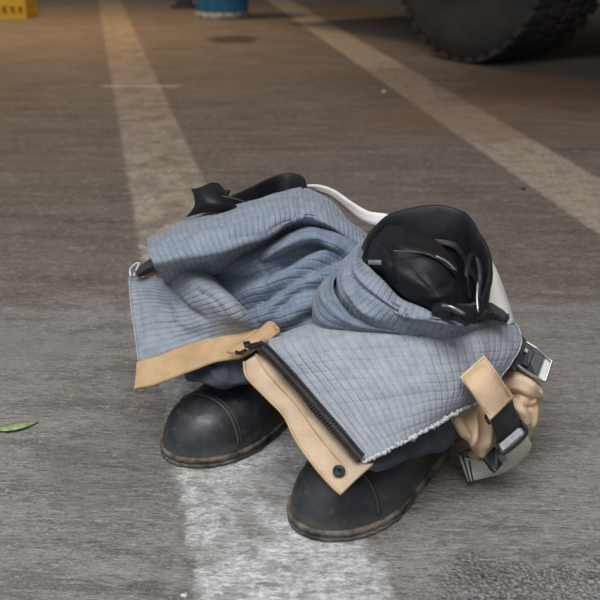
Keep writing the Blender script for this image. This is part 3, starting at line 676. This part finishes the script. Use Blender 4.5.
q = [W(484, 457, .062), W(495, 446, .068), W(500, 452, .065), W(499, 458, .06), W(503, 464, .054), W(496, 472, .05), W(491, 468, .052)]
link('strap_clip', *plate(q, plate_n([q[0], q[1], q[5]], .006)), M['black'], pants, smooth=False, bevel=.0012)
# upper right adjuster buckle
q = [(521, 339, .168), (537, 349, .16), (552, 362, .145), (545, 382, .126), (528, 373, .136), (511, 361, .148)]
fr = np.array([W(*p) for p in q]); 
fl = []
for i in range(6): fl += [fr[i]*(1-t)+fr[(i+1) % 6]*t for t in (.06, .5, .94)]
link('buckle_frame', *tube(fl, .0015, closed=True, flat=1.5), M['steel'], pants)
def q_in(pts, s): c = np.mean(pts, 0); return [c+(p-c)*s for p in pts]
body = [fr[0], (fr[1]), fr[1]*.45+fr[2]*.55, fr[4]*.45+fr[3]*.55, fr[4], fr[5]]
body = q_in([fr[0], fr[1]*.45+fr[2]*.55, fr[4]*.45+fr[3]*.55, fr[5]], .94); body = [b+np.array([0, 0, -.001]) for b in body]
link('buckle_body', *plate(body, plate_n(body, .006)), M['black'], pants, smooth=False, bevel=.001)
web = [fr[1]*.42+fr[2]*.58, fr[2], fr[3], fr[4]*.42+fr[3]*.58]; web = [w+np.array([0, 0, -.0025]) for w in q_in(web, .95)]
link('buckle_webbing', *plate(web, plate_n(web, .003)), M['strap_grey'], pants, smooth=False)
b2 = q_in([body[0], body[0]*.35+body[1]*.65, body[3]*.35+body[2]*.65, body[3]], .8); nn = plate_n(b2, 1); r1 = [b+nn*.0045 for b in b2]
link('buckle_lever', *plate([r1[0]*.5+r1[1]*.5, r1[1], r1[2], r1[3]*.5+r1[2]*.5], nn*.004), M['black'], pants, smooth=False, bevel=.001)
c0 = r1[0]*.55+r1[1]*.3+r1[3]*.15; ux = (r1[1]-r1[0]); ux /= np.linalg.norm(ux); vy = (r1[3]-r1[0]); vy /= np.linalg.norm(vy)
pts = [c0+ux*a+vy*b_ for a, b_ in ((0, 0), (.0045, 0), (.0045, .0045), (0, .0045))]
link('buckle_label', *plate(pts, nn*.003), M['fray'], pants, smooth=False)
patch('black_strap', [[(516, 333, .175), (521, 335, .175), (527, 341, .17)], [(510, 350, .158), (516, 352, .16), (521, 357, .156)], [(503, 365, .15), (509, 367, .15), (515, 370, .148)]], M['black_web'], pants, nu=12, nv=20, solid=.003, noise=.0005)

# ------------------------------------------------------------------ truck wheel and body behind
M['tyre'] = m_simple('tyre_rubber', (.017, .017, .018), .85, nscale=8, col2=(.034, .026, .02), bump=.5, bdist=.004)
M['rim'] = m_simple('dusty_wheel', (.05, .045, .042), .7)
M['truck'] = m_simple('truck_paint', (.3, .02, .015), .4, bump=0)
M['chassis'] = m_simple('chassis_black', (.02, .018, .017), .8)
truck = thing('parked_truck', (1.0, 4.9, 0), 'parked truck at the back right, only its big dark treaded tyre in view', 'truck')
def wheel(cx, cy):
    a = np.array([-.85, -.53, 0]); a /= np.linalg.norm(a); u = np.array([-a[1], a[0], 0]); R = .58; Wd = .44
    c = np.array([cx, cy, R])
    def pt(r, th, s): return c+u*r*math.cos(th)+np.array([0, 0, 1])*r*math.sin(th)+a*s
    n = 120
    prof = [(.24, 0.02), (.27, .0), (.33, .012), (.45, .018), (.525, .008), (.555, -.012), (.564, -.03), (.564, -Wd+.03), (.555, -Wd+.012), (.52, -Wd-.008), (.43, -Wd-.015), (.27, -Wd)]
    V = [pt(r, 2*math.pi*i/n, s) for r, s in prof for i in range(n)]
    tire = link('tyre', V, grid_faces(len(prof), n, True), M['tyre'], truck)
    blocks = []
    nb = 38
    for k in range(nb):
        for j, (s0, s1, sh) in enumerate(((-.006, -.095, 0), (-.125, -.205, .5), (-.235, -.315, 0), (-.345, -.434, .5))):
            t0 = 2*math.pi*(k+sh)/nb; t1 = t0+2*math.pi*.62/nb; sk = .03 if j in (0, 2) else -.03
            vs = [pt(r, t+ (sk if s is s1 else 0), s) for r in (.55, .577) for t, s in ((t0, s0), (t1, s0), (t1, s1), (t0, s1))]
            blocks.append((vs, [(0, 1, 2, 3), (7, 6, 5, 4), (0, 4, 5, 1), (1, 5, 6, 2), (2, 6, 7, 3), (3, 7, 4, 0)]))
    link('tread_blocks', *merge(*blocks), M['tyre'], tire, smooth=False)
    rp = [(.24, .01), (.235, -.02), (.20, -.05), (.17, -.055), (.15, -.02), (.09, .0), (.07, .03), (.01, .035)]
    V = [pt(r, 2*math.pi*i/48, s) for r, s in rp for i in range(48)]
    link('wheel_rim', V, grid_faces(len(rp), 48, True)+[tuple((len(rp)-1)*48+i for i in range(48))], M['rim'], truck)
    return c, a, u
c, a, u = wheel(.80, 4.72)
ang = math.atan2(u[1], u[0])
cb = c-a*1.25
def tb(du, da, z, s): return boxm(c+u*du+a*da+np.array([0, 0, z-c[2]]), s, ang)
link('body', *merge(tb(.3, -1.15, 2.05, (5.0, 2.35, 1.5)), tb(1.75, -1.15, .85, (1.9, 2.2, .8)), tb(-1.6, -1.15, .9, (1.5, 2.2, .7))), M['truck'], truck, smooth=False, bevel=.03)  # low side skirts, out of view, added to shade the floor
link('chassis', *merge(tb(.3, -1.15, .82, (5.0, .9, .3)), tb(0, -1.1, .52, (.16, 1.6, .16))), M['chassis'], truck, smooth=False)
# mudguard around the tyre
V = []
for s in (.03, -.42):
    for i in range(25):
        th = math.radians(5+170*i/24); V.append(c+u*.70*math.cos(th)+np.array([0, 0, .70*math.sin(th)])+a*s)
link('mudguard', V, grid_faces(2, 25), M['chassis'], truck, solid=.02)

# ------------------------------------------------------------------ blue drum, yellow crate, dark post
M['blue'] = m_simple('blue_paint', (.012, .105, .2), .45, nscale=12, col2=(.02, .15, .24))
M['pale'] = m_simple('chipped_white', (.4, .38, .34), .8, nscale=20, col2=(.16, .13, .1))
M['yellow'] = m_simple('yellow_plastic', (.75, .47, .02), .5, nscale=20, col2=(.62, .36, .02))
def lathe(c, pr, n=48):
    V = [np.array([c[0]+r*math.cos(2*math.pi*i/n), c[1]+r*math.sin(2*math.pi*i/n), z]) for r, z in pr for i in range(n)]
    return V, [tuple((f[0], f[3], f[2], f[1])) for f in grid_faces(len(pr), n, True)]+[tuple(range(n))[::-1], tuple((len(pr)-1)*n+i for i in range(n))]
dc = W(220.5, 20, 0); dc[1] += .2
dr = thing('blue_drum', tuple(dc), 'blue steel drum with a scuffed pale foot, standing at the back edge of the floor', 'drum')
link('drum_body', *lathe(dc, [(.196, .045), (.198, .06), (.198, .3), (.205, .31), (.205, .325), (.198, .335), (.198, .6), (.205, .61), (.205, .625), (.198, .635), (.198, .88), (.204, .9), (.198, .905), (.19, .89)]), M['blue'], dr)
link('drum_foot', *lathe(dc, [(.2, 0), (.205, .01), (.205, .04), (.197, .05)]), M['pale'], dr)
link('drum_lid', *lathe(dc, [(.19, .88), (.17, .893), (.03, .893)]), M['blue'], dr)
pc = W(183, 9, 0)
link_o = link('dark_post', *merge(boxm((pc[0], pc[1]+.1, .4), (.12, .12, .8)), boxm((pc[0], pc[1]+.1, .012), (.2, .2, .024))), m_simple('dark_metal', (.03, .027, .022), .6), None, smooth=False, bevel=.005)
tag(link_o, 'dark square post standing just left of the blue drum', 'post')
yc = W(26, 19, 0)
cr_ = thing('yellow_crate', (yc[0]-.2, yc[1]+.15, 0), 'yellow plastic crate at the far left edge of the floor', 'crate')
x0, x1, y0, y1 = yc[0]-.42, yc[0], yc[1], yc[1]+.3; bx = []
cx, cy = (x0+x1)/2, (y0+y1)/2
for z, h in ((.02, .04), (.115, .05), (.2, .03), (.285, .03)):
    for yy in (y0, y1): bx.append(boxm((cx, yy, z), (.42, .016, h)))
    for xx in (x0, x1): bx.append(boxm((xx, cy, z), (.016, .3, h)))
for i in range(8):
    xx = x0+(x1-x0)*i/7
    for yy in (y0, y1): bx.append(boxm((xx, yy, .15), (.022, .018, .3)))
for i in range(5):
    yy = y0+(y1-y0)*i/4
    for xx in (x0, x1): bx.append(boxm((xx, yy, .15), (.018, .022, .3)))
link('crate_frame', *merge(*bx), M['yellow'], cr_, smooth=False)
link('crate_panel', *merge(boxm((cx, y0+.02, .15), (.40, .006, .27)), boxm((cx, y1-.02, .15), (.40, .006, .27)), boxm((x0+.02, cy, .15), (.006, .26, .27)), boxm((x1-.02, cy, .15), (.006, .26, .27)), boxm((cx, cy, .01), (.40, .28, .01))), m_simple('crate_inner_yellow', (.5, .24, .02), .6), cr_, smooth=False)

# ------------------------------------------------------------------ leaf, pebbles, grit
def m_leaf():
    return m_simple('leaf_green', (.16, .25, .07), .6, nscale=120, col2=(.34, .38, .2))
lp = [(-6, 430, .004), (8, 427.5, .007), (22, 425, .007), (38, 422, .003)]
q = cr(np.array(lp, float), np.linspace(0, 3, 30)); wd = np.sin(np.linspace(.12, math.pi-.03, 30))**.7*3.4
G = np.array([[W(p[0]+.15*s*w, p[1]+s*w, max(.002, p[2]-abs(s)*.002)) for p, w in zip(q, wd)] for s in (-1, -.5, 0, .5, 1)])
lf = link('fallen_leaf', G.reshape(-1, 3), grid_faces(5, 30), m_leaf(), solid=.0008)
tag(lf, 'narrow pale green leaf lying on the concrete at the left edge', 'leaf')
M['stone'] = m_simple('pale_stone', (.7, .66, .58), .7); M['stone2'] = m_simple('dark_stone', (.05, .045, .04), .8)
def stone(px, py, r, mat, label, group=None):
    c = W(px, py, 0); bm = bmesh.new(); bmesh.ops.create_icosphere(bm, subdivisions=2, radius=r)
    for v in bm.verts: v.co *= 1+random.uniform(-.18, .18); v.co.z *= .6
    mz = min(v.co.z for v in bm.verts)
    me = bpy.data.meshes.new('pebble'); bm.to_mesh(me); bm.free(); me.materials.append(mat)
    o = bpy.data.objects.new('pebble', me); COL.objects.link(o); o.location = (c[0], c[1], -mz); tag(o, label, 'pebble', group)
stone(384, 93, .010, M['stone'], 'small white pebble on bare concrete left of the right-hand painted line, behind the trousers')
stone(523, 190, .006, M['stone2'], 'small dark pebble beside the right-hand painted line')
stone(531, 425, .003, M['stone2'], 'tiny dark pebble right of the tan webbing and buckles')
stone(184, 597, .003, M['stone'], 'tiny pale pebble at the bottom edge near the painted line')
prt = []
for i in range(260):
    px, py = random.uniform(400, 600), random.uniform(545, 600)
    if py < 600-(px-440)*.30: continue
    c = W(px, py, 0); r = random.uniform(.0006, .0018)
    v, f = boxm((c[0], c[1], r*.4), (2*r, 1.6*r, r), random.uniform(0, 3)); prt.append(([p+rng.normal(size=3)*r*.15 for p in v], f))
g = link('grit', *merge(*prt), m_simple('grit', (.3, .29, .27), .9), smooth=False); tag(g, 'loose grit on the rough worn concrete at the bottom right', 'grit', kind='stuff')

# ------------------------------------------------------------------ light
w = bpy.data.worlds.new('world'); S.world = w; w.use_nodes = True; k = N(w.node_tree)
bg = w.node_tree.nodes['Background']; tc = k.n('ShaderNodeTexCoord').outputs['Generated']
sp = k.n('ShaderNodeSeparateXYZ'); k.set(sp.inputs[0], tc)
f = k.smooth(sp.outputs[1], -.7, .7)
col = k.mix(f, (.88, .94, 1.0), (.115, .09, .066))
col = k.mix(k.smooth(sp.outputs[0], .1, .9, 0, .6), col, (.06, .05, .04))
k.set(bg.inputs[0], col); bg.inputs[1].default_value = .55
def area(name, loc, target, size, power, color):
    l = bpy.data.lights.new(name, 'AREA'); l.shape = 'RECTANGLE'; l.size, l.size_y = size; l.energy = power; l.color = color
    o = bpy.data.objects.new(name, l); COL.objects.link(o); o.location = loc
    o.rotation_euler = (Vector(target)-Vector(loc)).to_track_quat('-Z', 'Y').to_euler(); return o
area('doorway_daylight', (-.5, -.4, 3.0), (0, 1.1, 0), (2.4, 1.4), 125, (.95, .97, 1.0))
lamp = area('workshop_lamp', (-2.0, 6.6, 3.4), (-1.8, 6.0, 0), (1.2, .4), 42, (1.0, .62, .28)); lamp.data.spread = math.radians(105)
vs = S.view_settings; vs.view_transform = 'Standard'; vs.look = 'None'; vs.gamma = 1; vs.exposure = 0; vs.use_curve_mapping = False
